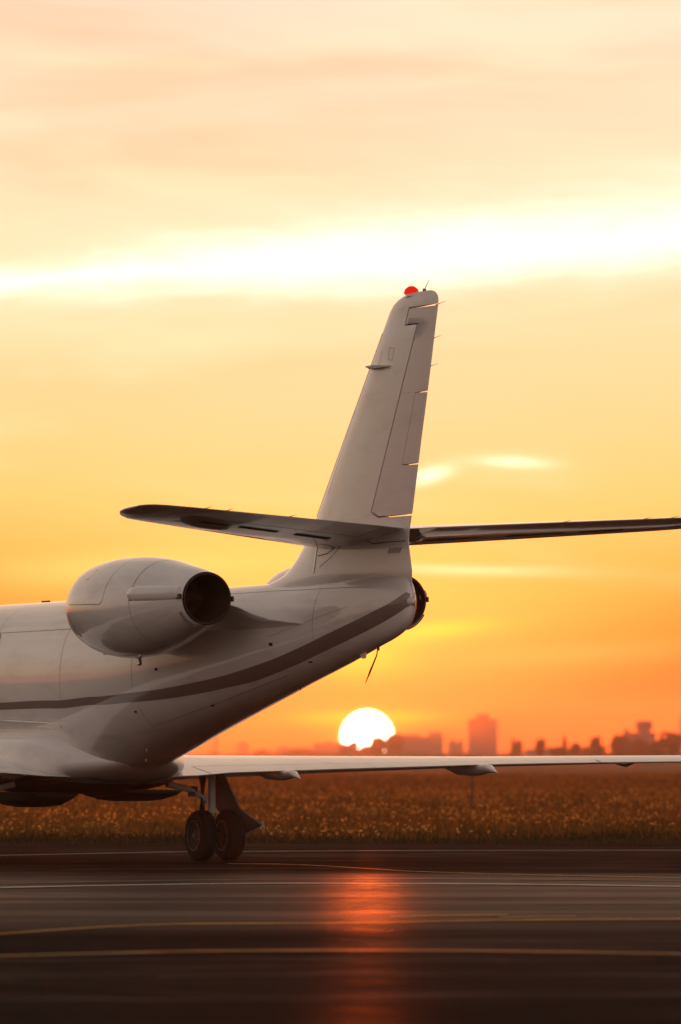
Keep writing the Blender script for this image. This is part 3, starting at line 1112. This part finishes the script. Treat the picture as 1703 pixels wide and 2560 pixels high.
def fin_seam(path, w=.006, parent=fin, mat='seam'):
    """line on the port face of the fin along (s, z) points"""
    P = []
    for i in range(len(path) - 1):
        for k in range(5):
            t = k / 5
            P.append((path[i][0] * (1 - t) + path[i + 1][0] * t, path[i][1] * (1 - t) + path[i + 1][1] * t))
    P.append(path[-1])
    v = []
    for i, (s, z) in enumerate(P):
        L, T, h = fin_at(z)
        x = max(h * naca((s - L) / (T - L)), .004) + .0025
        a, c = P[max(i - 1, 0)], P[min(i + 1, len(P) - 1)]
        d = Vector((c[0] - a[0], c[1] - a[1])).normalized()
        v += [(x, s - d.y * w / 2, z + d.x * w / 2), (x, s + d.y * w / 2, z - d.x * w / 2)]
    return link_mesh('panel_seam', v, [(2 * i, 2 * i + 1, 2 * i + 3, 2 * i + 2) for i in range(len(P) - 1)], M[mat], parent)


fin_seam([(6.22, 3.32), (6.45, 3.34), (6.75, 3.45), (6.95, 3.56)], .010)
fin_seam([(6.3, 3.20), (6.55, 3.30), (6.9, 3.50)], .006)
fin_seam([(6.95, 3.50), (7.2, 3.48), (7.42, 3.41), (7.75, 3.42), (8.05, 3.42)], .010)
fin_seam([(6.16, 3.14), (6.16, 3.42)], .022, mat='metal')
fin_seam([(6.19, 3.14), (6.19, 3.42)], .008, mat='seam')
fin_seam([(6.42, 3.74), (6.45, 3.82)], .016, mat='metal')
fin_seam([(7.62, 5.40), (7.55, 5.24)], .004)
fin_seam([(6.35, 3.95), (6.9, 4.75), (7.45, 5.55)], .004)
fin_seam([(7.80, 5.42), (7.9, 5.40), (7.86, 5.28), (7.77, 5.30), (7.80, 5.42)], .004)
# louvred vent near the trailing edge
lv = []
for k in range(7):
    fin_seam([(7.72 + k * .035, 3.30), (7.755 + k * .035, 3.355)], .014, mat='gap').name = 'vent_louvre'


def hrows(tab, sd, rng_, u0, u1):
    """tab rows: p, LE s, TE s, LE z, TE z, half thickness"""
    T = np.array(tab)
    out = []
    for p in rng_:
        L, E, zl, ze, h = (float(np.interp(p, T[:, 0], T[:, i])) for i in range(1, 6))
        a = u0(p) if callable(u0) else u0
        c = u1(p) if callable(u1) else u1
        out.append(((sd * p, L, zl), (sd * p, E, ze), (0, 0, 1), h, a, c))
    return out


STAB = [(.04, 5.92, 8.06, 3.475, 3.545, .105), (.3, 6.10, 8.16, 3.485, 3.56, .10), (1.6, 6.98, 8.58, 3.545, 3.62, .078), (2.8, 7.78, 8.96, 3.605, 3.675, .058),
        (3.10, 7.98, 9.04, 3.62, 3.687, .048), (3.22, 8.13, 9.05, 3.635, 3.69, .036), (3.29, 8.30, 9.0, 3.652, 3.69, .022), (3.32, 8.48, 8.88, 3.665, 3.688, .008)]
for sd in (1, -1):
    st = foil(hrows(STAB, sd, [.04, .3], 0, 1), 'horizontal_stabilizer', M['shaded_skin'], jet)
    foil(hrows(STAB, sd, [.301, .9, 1.6, 2.2, 2.849], 0, .685), 'stabilizer_skin', M['shaded_skin'], st)
    foil(hrows(STAB, sd, [2.86, 2.98, 3.10, 3.16, 3.22, 3.255, 3.29, 3.32], 0, 1), 'stabilizer_tip', M['shaded_skin'], st)
    elv = foil(hrows(STAB, sd, [.315, .9, 1.6, 2.2, 2.845], .695, 1), 'elevator', M['shaded_skin'], st)
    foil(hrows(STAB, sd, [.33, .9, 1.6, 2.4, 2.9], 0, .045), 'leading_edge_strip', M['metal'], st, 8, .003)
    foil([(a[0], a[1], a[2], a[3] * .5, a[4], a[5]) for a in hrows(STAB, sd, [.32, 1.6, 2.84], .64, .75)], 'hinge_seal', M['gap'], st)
    for q in (1.55, 2.35, 2.62):
        E_ = np.array(STAB)
        e = float(np.interp(q, E_[:, 0], E_[:, 2])); z = float(np.interp(q, E_[:, 0], E_[:, 4]))
        MB().tube([(sd * q, e - .04, z), (sd * q, e + .15, z + .015)], [.005, .0015], 6).build('static_wick', M['dark_steel'], st)
    for q, ln in ((.55, .5), (1.3, .55), (2.0, .4)):      # dark strips standing in for shadow marks under the tailplane
        E_ = np.array(STAB)
        L, T, zl, ze, h = (float(np.interp(q, E_[:, 0], E_[:, i])) for i in range(1, 6))
        v = []
        for k in range(2):
            for du in (.52, .58):
                qq = q + ln * k
                L, T, zl, ze, h = (float(np.interp(qq, E_[:, 0], E_[:, i])) for i in range(1, 6))
                v.append((sd * qq, L + (T - L) * du, zl + (ze - zl) * du - h * naca(du) - .004))
        link_mesh('underside_shade_mark', v, [(0, 1, 3, 2)], M['gap'], st, False)

# ---- wings: p, LE s, TE s, LE z, TE z, half thickness
WING = [(.50, -2.75, .52, 1.09, .985, .160), (.95, -2.40, .50, 1.105, .998, .152), (1.4, -2.02, .48, 1.115, 1.033, .140), (2.94, -1.02, .45, 1.142, 1.078, .098), (4.87, -.52, .55, 1.165, 1.129, .062),
        (6.1, -.10, .68, 1.185, 1.148, .050), (7.6, .40, .93, 1.205, 1.166, .036), (8.1, .56, 1.01, 1.21, 1.172, .030), (8.22, .68, 1.0, 1.212, 1.174, .020), (8.28, .8, .95, 1.213, 1.175, .006)]
FL0 = .80
for sd in (1, -1):
    wing = foil(hrows(WING, sd, [.50, .95, 1.13], 0, 1), 'wing', M['white'], jet)
    foil(hrows(WING, sd, [1.131, 1.4, 2.2, 2.94, 4.0, 4.87, 5.5, 6.10, 6.105, 7.0, 7.75], 0, FL0 - .006), 'wing_skin', M['white'], wing)
    foil(hrows(WING, sd, [7.751, 7.9, 8.1, 8.16, 8.22, 8.25, 8.28], 0, 1), 'wing_tip', M['white'], wing)
    foil(hrows(WING, sd, [1.145, 1.4, 2.2, 2.94, 4.0, 4.87, 5.5, 6.085], FL0, 1), 'flap', M['white'], wing)
    foil(hrows(WING, sd, [6.11, 7.0, 7.74], FL0, 1), 'aileron', M['white'], wing)
    foil([(a[0], a[1], a[2], a[3] * .5, a[4], a[5]) for a in hrows(WING, sd, [1.15, 2.94, 4.87, 7.7], .76, .86)], 'hinge_seal', M['gap'], wing)
    foil(hrows(WING, sd, [1.2, 2.94, 4.87, 7.7], 0, .04), 'leading_edge_strip', M['metal'], wing, 8, .003)
    for q, ln, dp, wd in ((2.12, 1.0, .105, .13), (4.62, 1.15, .125, .14)):   # flap track fairings
        T_ = np.array(WING)
        e = float(np.interp(q, T_[:, 0], T_[:, 2])); z = float(np.interp(q, T_[:, 0], T_[:, 4]))
        rr = []
        for t, w, d, up in ((0, .1, .1, .0), (.12, .55, .55, .0), (.35, 1, 1, .0), (.6, .95, 1, .0), (.72, .8, .85, .25), (.85, .45, .55, .22), (1, .03, .05, .0)):
            s = e - ln + (ln + .34) * t
            zz = z - .015 + .03 * (1 - t)
            if t == 1:
                zz = z - .072
            rr.append([(sd * q + wd * w * math.cos(k), s, zz + (dp * d * math.sin(k) if math.sin(k) < 0 else up * dp * math.sin(k)) - .02 * t) for k in (2 * math.pi * j / 16 for j in range(16))])
        link_mesh('flap_track_fairing', *loft(rr), M['white'], wing, True, 40)
    # aileron fairing and static wicks
    for q in (6.5, 7.5):
        T_ = np.array(WING)
        e = float(np.interp(q, T_[:, 0], T_[:, 2])); z = float(np.interp(q, T_[:, 0], T_[:, 4]))
        MB().tube([(sd * q, e - .45, z - .03), (sd * q, e - .2, z - .045), (sd * q, e + .02, z - .01)], [.005, .018, .005], 8).build('aileron_fairing', M['dark_steel'], wing)

# ---- engines
NK = np.array([[2.72, .40, .40, .36, 2.83], [2.76, .45, .45, .40, 2.83], [2.90, .505, .505, .45, 2.82], [3.2, .548, .55, .505, 2.81], [3.6, .565, .567, .53, 2.81],
               [4.0, .555, .560, .513, 2.81], [4.5, .505, .508, .455, 2.825], [5.0, .415, .41, .375, 2.85], [5.4, .325, .32, .31, 2.875], [5.56, .282, .282, .28, 2.88]])
NP = 1.145


def nac(s, th, sd, off=0.0):
    rl, ru, rd, zc = (float(pchip(NK[:, 0], NK[:, i], s)) for i in range(1, 5))
    c, q = math.cos(th), math.sin(th)
    return Vector((sd * (NP + (rl + off) * c), s, zc + ((ru if q > 0 else rd) + off) * q))


for sd in (1, -1):
    ss_ = np.concatenate([np.linspace(2.72, 3.0, 8)[:-1], np.linspace(3.0, 5.56, 30)])
    th = [2 * math.pi * k / 56 for k in range(56)]
    rr = [[nac(2.95, t, sd, -.16) for t in th], [nac(2.74, t, sd, -.05) for t in th], [nac(2.70, t, sd, -.02) for t in th]] + [[nac(s, t, sd) for t in th] for s in ss_]
    if sd < 0:
        rr = [r[::-1] for r in rr]
    nacelle = link_mesh('engine_nacelle', *loft(rr, True, True, False), M['white'], jet, True, 50)
    zc = 2.88
    # exhaust: lip, inner duct, plug
    lip = MB().lathe([(0, .270), (.03, .268), (.03, .256), (-.02, .254)], (sd * NP, 5.55, zc), 'Y', 48, False)
    noz = lip.build('exhaust_lip', M['hot_metal'], nacelle)
    MB().lathe([(.018, .2535), (-.25, .25), (-.75, .26), (-.76, .01)], (sd * NP, 5.55, zc), 'Y', 48, False).build('exhaust_duct', M['soot'], nacelle)
    MB().lathe([(-.74, .16), (-.45, .13), (-.22, .06), (-.15, .005)], (sd * NP, 5.55, zc), 'Y', 32, False).build('exhaust_plug', M['soot'], nacelle)
    MB().lathe([(2.86, .33), (2.88, .01)], (sd * NP, 0, 2.82), 'Y', 32, False).build('intake_fan', M['dark_steel'], nacelle)
    # actuator blister along the outboard flank and hinge blocks at the nozzle
    for side_, a0 in ((1, 14),):
        rr = []
        for t, w in ((0, .02), (.04, .5), (.10, .85), (.22, 1), (.6, 1.0), (.9, .95), (1, .8)):
            s = 4.52 + .98 * t
            ring = []
            for k in range(14):
                q = 2 * math.pi * k / 14
                cen = nac(s, R(a0 - 2 * t), sd, -.012)
                ring.append(cen + Vector((sd * .052 * w * math.cos(q), 0, .085 * w * math.sin(q))))
            rr.append(ring)
        link_mesh('actuator_blister', *loft(rr), M['white'], nacelle, True, 50)
    for a0 in (4, 180):
        c = nac(5.50, R(a0), sd, .005)
        MB().box(c, (.022, .12, .055)).build('reverser_hinge', M['dark_steel'], nacelle, False)
    c = nac(5.52, R(-48), sd, .012)
    MB().tube([nac(5.50, R(a), sd, .012) for a in range(-75, -20, 8)], .016, 8).build('reverser_latch', M['metal'], nacelle)

    def nac_seam(path, w=.006, mat='seam'):
        P = []
        for i in range(len(path) - 1):
            for k in range(12):
                t = k / 12
                P.append((path[i][0] * (1 - t) + path[i + 1][0] * t, path[i][1] * (1 - t) + path[i + 1][1] * t))
        P.append(path[-1])
        pts = [nac(s, R(a), sd, .0025) for s, a in P]
        v = []
        for i, p in enumerate(pts):
            t = (pts[min(i + 1, len(pts) - 1)] - pts[max(i - 1, 0)]).normalized()
            nn = Vector((p.x - sd * NP, 0, p.z - zc)).normalized()
            d = t.cross(nn).normalized() * w / 2
            v += [p - d, p + d]
        return link_mesh('cowl_seam', v, [(2 * i, 2 * i + 1, 2 * i + 3, 2 * i + 2) for i in range(len(pts) - 1)], M[mat], nacelle)

    nac_seam([(3.02, 6), (3.95, 4), (4.02, 8), (4.02, 40), (4.02, 85)])
    nac_seam([(4.62, 22), (4.62, 60), (4.62, 88)], .008)
    nac_seam([(4.60, 8), (4.62, -10), (4.62, -60), (4.62, -88)], .006)
    nac_seam([(4.60, 6), (5.46, 2)], .014)
    nac_seam([(2.86, -80), (2.86, 0), (2.86, 80)], .005)
    nac_seam([(3.30, 36), (3.42, 36), (3.45, 48), (3.36, 52)], .004)
    # drain mast under the cowl and a small bleed vent
    c = nac(3.72, R(-90), sd)
    MB().tube([c + Vector((0, 0, .02)), c + Vector((0, .03, -.075))], [.03, .028], 12).build('drain_mast', M['metal'], nacelle)
    c = nac(3.05, R(-80), sd)
    MB().box(c, (.05, .08, .02)).build('bleed_vent', M['dark_steel'], nacelle, False)
    # pylon: a blade from the fuselage side to the cowl, its tail running aft along the skin
    PYL = [(.22, 3.0, 6.55, 2.60, 2.595, .12), (.36, 3.0, 6.35, 2.62, 2.605, .115), (.44, 3.03, 6.15, 2.64, 2.622, .11), (.52, 3.05, 5.80, 2.67, 2.655, .105),
           (.60, 3.08, 5.55, 2.71, 2.715, .10), (.70, 3.1, 5.40, 2.76, 2.79, .095), (.80, 3.12, 5.32, 2.79, 2.83, .09)]
    rows = [((sd * p, L, zl), (sd * p, T, zt_), (0, 0, 1), h, 0, 1) for p, L, T, zl, zt_, h in PYL]
    foil(rows, 'engine_pylon', M['white'], jet)

# ---- tail details: aft light, drain masts, whip antenna
MB().lathe([(0, .05), (.05, .045), (.085, .025), (.095, .002)], (0, 8.13, 2.80), 'Y', 16).build('tail_light', M['lens'], fuselage)
MB().lathe([(-.02, .06), (.012, .058)], (0, 8.13, 2.80), 'Y', 16).build('tail_light_bezel', M['dark_steel'], fuselage)
mb = MB()
mb.prism([(.012, 6.92, 2.28), (.012, 7.06, 2.30), (.012, 7.05, 2.235), (.012, 7.0, 2.23)], (-.024, 0, 0))
mb.build('ventral_blade', M['white'], fuselage, False)
MB().prism([(.10, 6.80, 2.44), (.10, 7.00, 2.41), (.13, 7.06, 2.36), (.13, 6.98, 2.36)], (-.01, 0, .01)).build('ventral_fitting', M['dark_steel'], fuselage, False)
MB().tube([(0, 7.36, 2.36), (0, 7.33, 2.26), (.03, 7.23, 2.09), (.05, 7.16, 1.97)], [.006, .007, .010, .003], 8).build('static_whip', M['dark_steel'], fuselage)
MB().tube([(0, 7.36, 2.36), (0, 7.38, 2.31)], [.018, .01], 8).build('whip_socket', M['dark_steel'], fuselage)
MB().tube([(0, 5.42, 1.97), (0, 5.44, 1.92)], [.012, .006], 8).build('drain_tube', M['dark_steel'], fuselage)
MB().prism([(.005, -1.95, 3.02), (.005, -1.65, 3.02), (.005, -1.66, 3.055), (.005, -1.9, 3.055)], (-.01, 0, 0)).build('blade_antenna', M['dark_steel'], fuselage, False)
for s, a in ((1.95, -70), (1.62, -80)):
    c = fus(s, R(a), .003)
    MB().tube([c, c + Vector((.004, .0, -.03))], [.009, .005], 6).build('drain_pin', M['metal'], fuselage)

# ---- landing gear
def wheel(p, s, parent, r=.295, w=.20):
    e = MB().lathe([(-w * .36, .03), (-w * .38, .15), (-w * .5 + .012, .172), (w * .5 - .012, .172), (w * .38, .15), (w * .36, .03)], (0, 0, 0), 'X', 32)
    e = e.build('wheel', M['rim'], parent)
    e.location = (p, s, r)
    pr = [(-w * .46, .172), (-w * .50, .20), (-w * .50, .235), (-w * .44, .272), (-w * .30, .290)]
    for gq in (-.2, 0, .2):
        pr += [(w * (gq - .035), .294), (w * (gq - .025), .286), (w * (gq + .025), .286), (w * (gq + .035), .294)]
    pr += [(w * .30, .290), (w * .44, .272), (w * .50, .235), (w * .50, .20), (w * .46, .172)]
    MB().lathe(pr, (0, 0, 0), 'X', 44, False).build('tyre', M['rubber'], e)
    for sg in (1, -1):
        MB().lathe([(sg * w * .30, .034), (sg * w * .48, .03), (sg * w * .50, .02), (sg * w * .50, .002)], (0, 0, 0), 'X', 16).build('hub_cap', M['rim_edge'], e)
        MB().lathe([(sg * (w * .5 - .010), .178), (sg * (w * .5 + .002), .178), (sg * (w * .5 + .002), .170), (sg * (w * .5 - .010), .170)], (0, 0, 0), 'X', 36, False).build('rim_flange', M['rim_edge'], e)
        for k in range(8):
            q = 2 * math.pi * k / 8
            MB().box((sg * w * .40, .095 * math.cos(q), .095 * math.sin(q)), (.02, .03, .03)).build('wheel_bolt', M['dark_steel'], e, False)
    return e


for sd in (1, -1):
    P = sd * 1.575
    GS = -.40
    gear = MB().tube([(P - sd * .05, .02, 1.02), (P - sd * .05, .02, .62)], .045, 18).tube([(P - sd * .05, .02, .62), (P - sd * .05, .02, .56)], .054, 18).build('main_gear_leg', M['strut'], jet)
    MB().tube([(P - sd * .05, .02, .60), (P - sd * .04, .02, .28)], .034, 16).build('oleo_piston', M['chrome'], gear)
    MB().tube([(P - .24, .0, .295), (P + .24, .0, .295)], .035, 14).build('axle', M['dark_steel'], gear)
    MB().tube([(P + sd * -.13, -.06, 1.0), (P + sd * -.14, -.06, .55), (P + sd * -.10, -.03, .42)], [.05, .045, .03], 12).build('retraction_strut', M['dark_steel'], gear)
    mb = MB()
    mb.box((P + sd * -.09, -.12, .56), (.07, .10, .05)).box((P + sd * -.09, -.17, .45), (.05, .06, .20)).box((P + sd * -.07, -.10, .36), (.06, .16, .05))
    mb.build('torque_link', M['dark_steel'], gear)
    MB().tube([(P + sd * -.1, -.02, .70), (P + sd * -.28, .0, .82), (P + sd * -.62, .02, .90)], [.028, .034, .04], 12).build('side_brace', M['strut'], gear)
    MB().tube([(P + sd * -.20, .05, .74), (P + sd * -.16, .05, .60), (P + sd * -.18, .04, .44), (P + sd * -.13, .03, .36)], .010, 8).build('brake_hose', M['dark_steel'], gear)
    mb = MB()
    for i, (aa, bb2) in enumerate((((-.30, .78), (-.22, .70)), ((-.27, .84), (-.34, .80)))):
        mb.box((P + sd * aa[0], .0, aa[1]), (.07, .06, .06))
    mb.build('brace_joint', M['dark_steel'], gear)
    # leg door: a tilted plate with ribbed lower edge
    o = sd
    top0, top1 = Vector((o * 1.57, -.06, .965)), Vector((o * 1.60, .22, .965))
    mid0, mid1 = Vector((o * 1.62, -.06, .60)), Vector((o * 1.78, .25, .60))
    lo0, lo1 = Vector((o * 1.93, -.10, .285)), Vector((o * 2.04, .30, .41))
    door = MB().prism([top0, mid0, lo0, lo1, mid1, top1], (o * .018, -.004, .012)).build('gear_leg_door', M['under'], gear, False)
    for k in range(9):
        t = k / 8
        a_ = lo0.lerp(lo1, t) + Vector((0, 0, .05))
        MB().tube([a_, a_ + Vector((o * .03, .0, -.085))], [.017, .008], 6).build('door_fringe', M['strut'] if k > 6 else M['under'], door)
    for dp in (-.178, .178):
        wheel(P + dp, GS, jet)
    for q in [gear]:
        q.location = (0, GS, 0)
# belly doors hanging open under the fairing, and a black filler added to shut out the glow between them
def hull(name, p0, p1, s0, s1, zt_, depth, mat, tip=.25):
    rr = []
    for t in (0, .06, .2, .5, .8, .94, 1):
        k = min(1, .25 + 3.0 * min(t, 1 - t))
        s_ = s0 + (s1 - s0) * t
        c_, hw = (p0 + p1) / 2, abs(p1 - p0) / 2 * (.75 + .25 * k)
        rr.append([(c_ - hw, s_, zt_), (c_ - hw * .93, s_, zt_ - depth * k * .55), (c_ - hw * .5, s_, zt_ - depth * k),
                   (c_ + hw * .5, s_, zt_ - depth * k), (c_ + hw * .93, s_, zt_ - depth * k * .55), (c_ + hw, s_, zt_), (c_, s_, zt_ + .006)])
    return link_mesh(name, *loft(rr), mat, jet, True, 30)


hull('belly_shade_fill', -.78, .92, -2.4, .62, .95, .17, M['gap'])
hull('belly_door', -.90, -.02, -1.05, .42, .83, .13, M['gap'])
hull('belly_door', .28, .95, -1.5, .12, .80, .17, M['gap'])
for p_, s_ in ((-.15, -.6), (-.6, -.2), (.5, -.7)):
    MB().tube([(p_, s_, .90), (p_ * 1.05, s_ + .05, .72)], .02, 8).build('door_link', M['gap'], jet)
# nose gear
mb = MB().tube([(0, -7.1, 1.4), (0, -7.2, .24)], [.05, .04], 14)
nose = mb.build('nose_gear_leg', M['strut'], jet)
for p in (-.12, .12):
    o = wheel(p, -7.2, jet, .295, .16)
    o.scale = (1, .75, .75)
    o.location.z = .295 * .75

# ------------------------------------------------------------------ evening haze
m = bpy.data.materials.new('evening_haze')
m.use_nodes = True
m.node_tree.nodes.clear()
pv = m.node_tree.nodes.new('ShaderNodeVolumePrincipled')
pv.inputs['Color'].default_value = (.97, .77, .60, 1)
pv.inputs['Density'].default_value = .00016
pv.inputs['Anisotropy'].default_value = .66
mo = m.node_tree.nodes.new('ShaderNodeOutputMaterial')
m.node_tree.links.new(pv.outputs[0], mo.inputs['Volume'])
hb = MB().box((0, 0, 24.0), (2 * G + 200, 2 * G + 200, 50)).build('haze', m, None, False, kind='stuff')
tag(hb, 'warm evening haze lying over the airfield and skyline', 'haze')
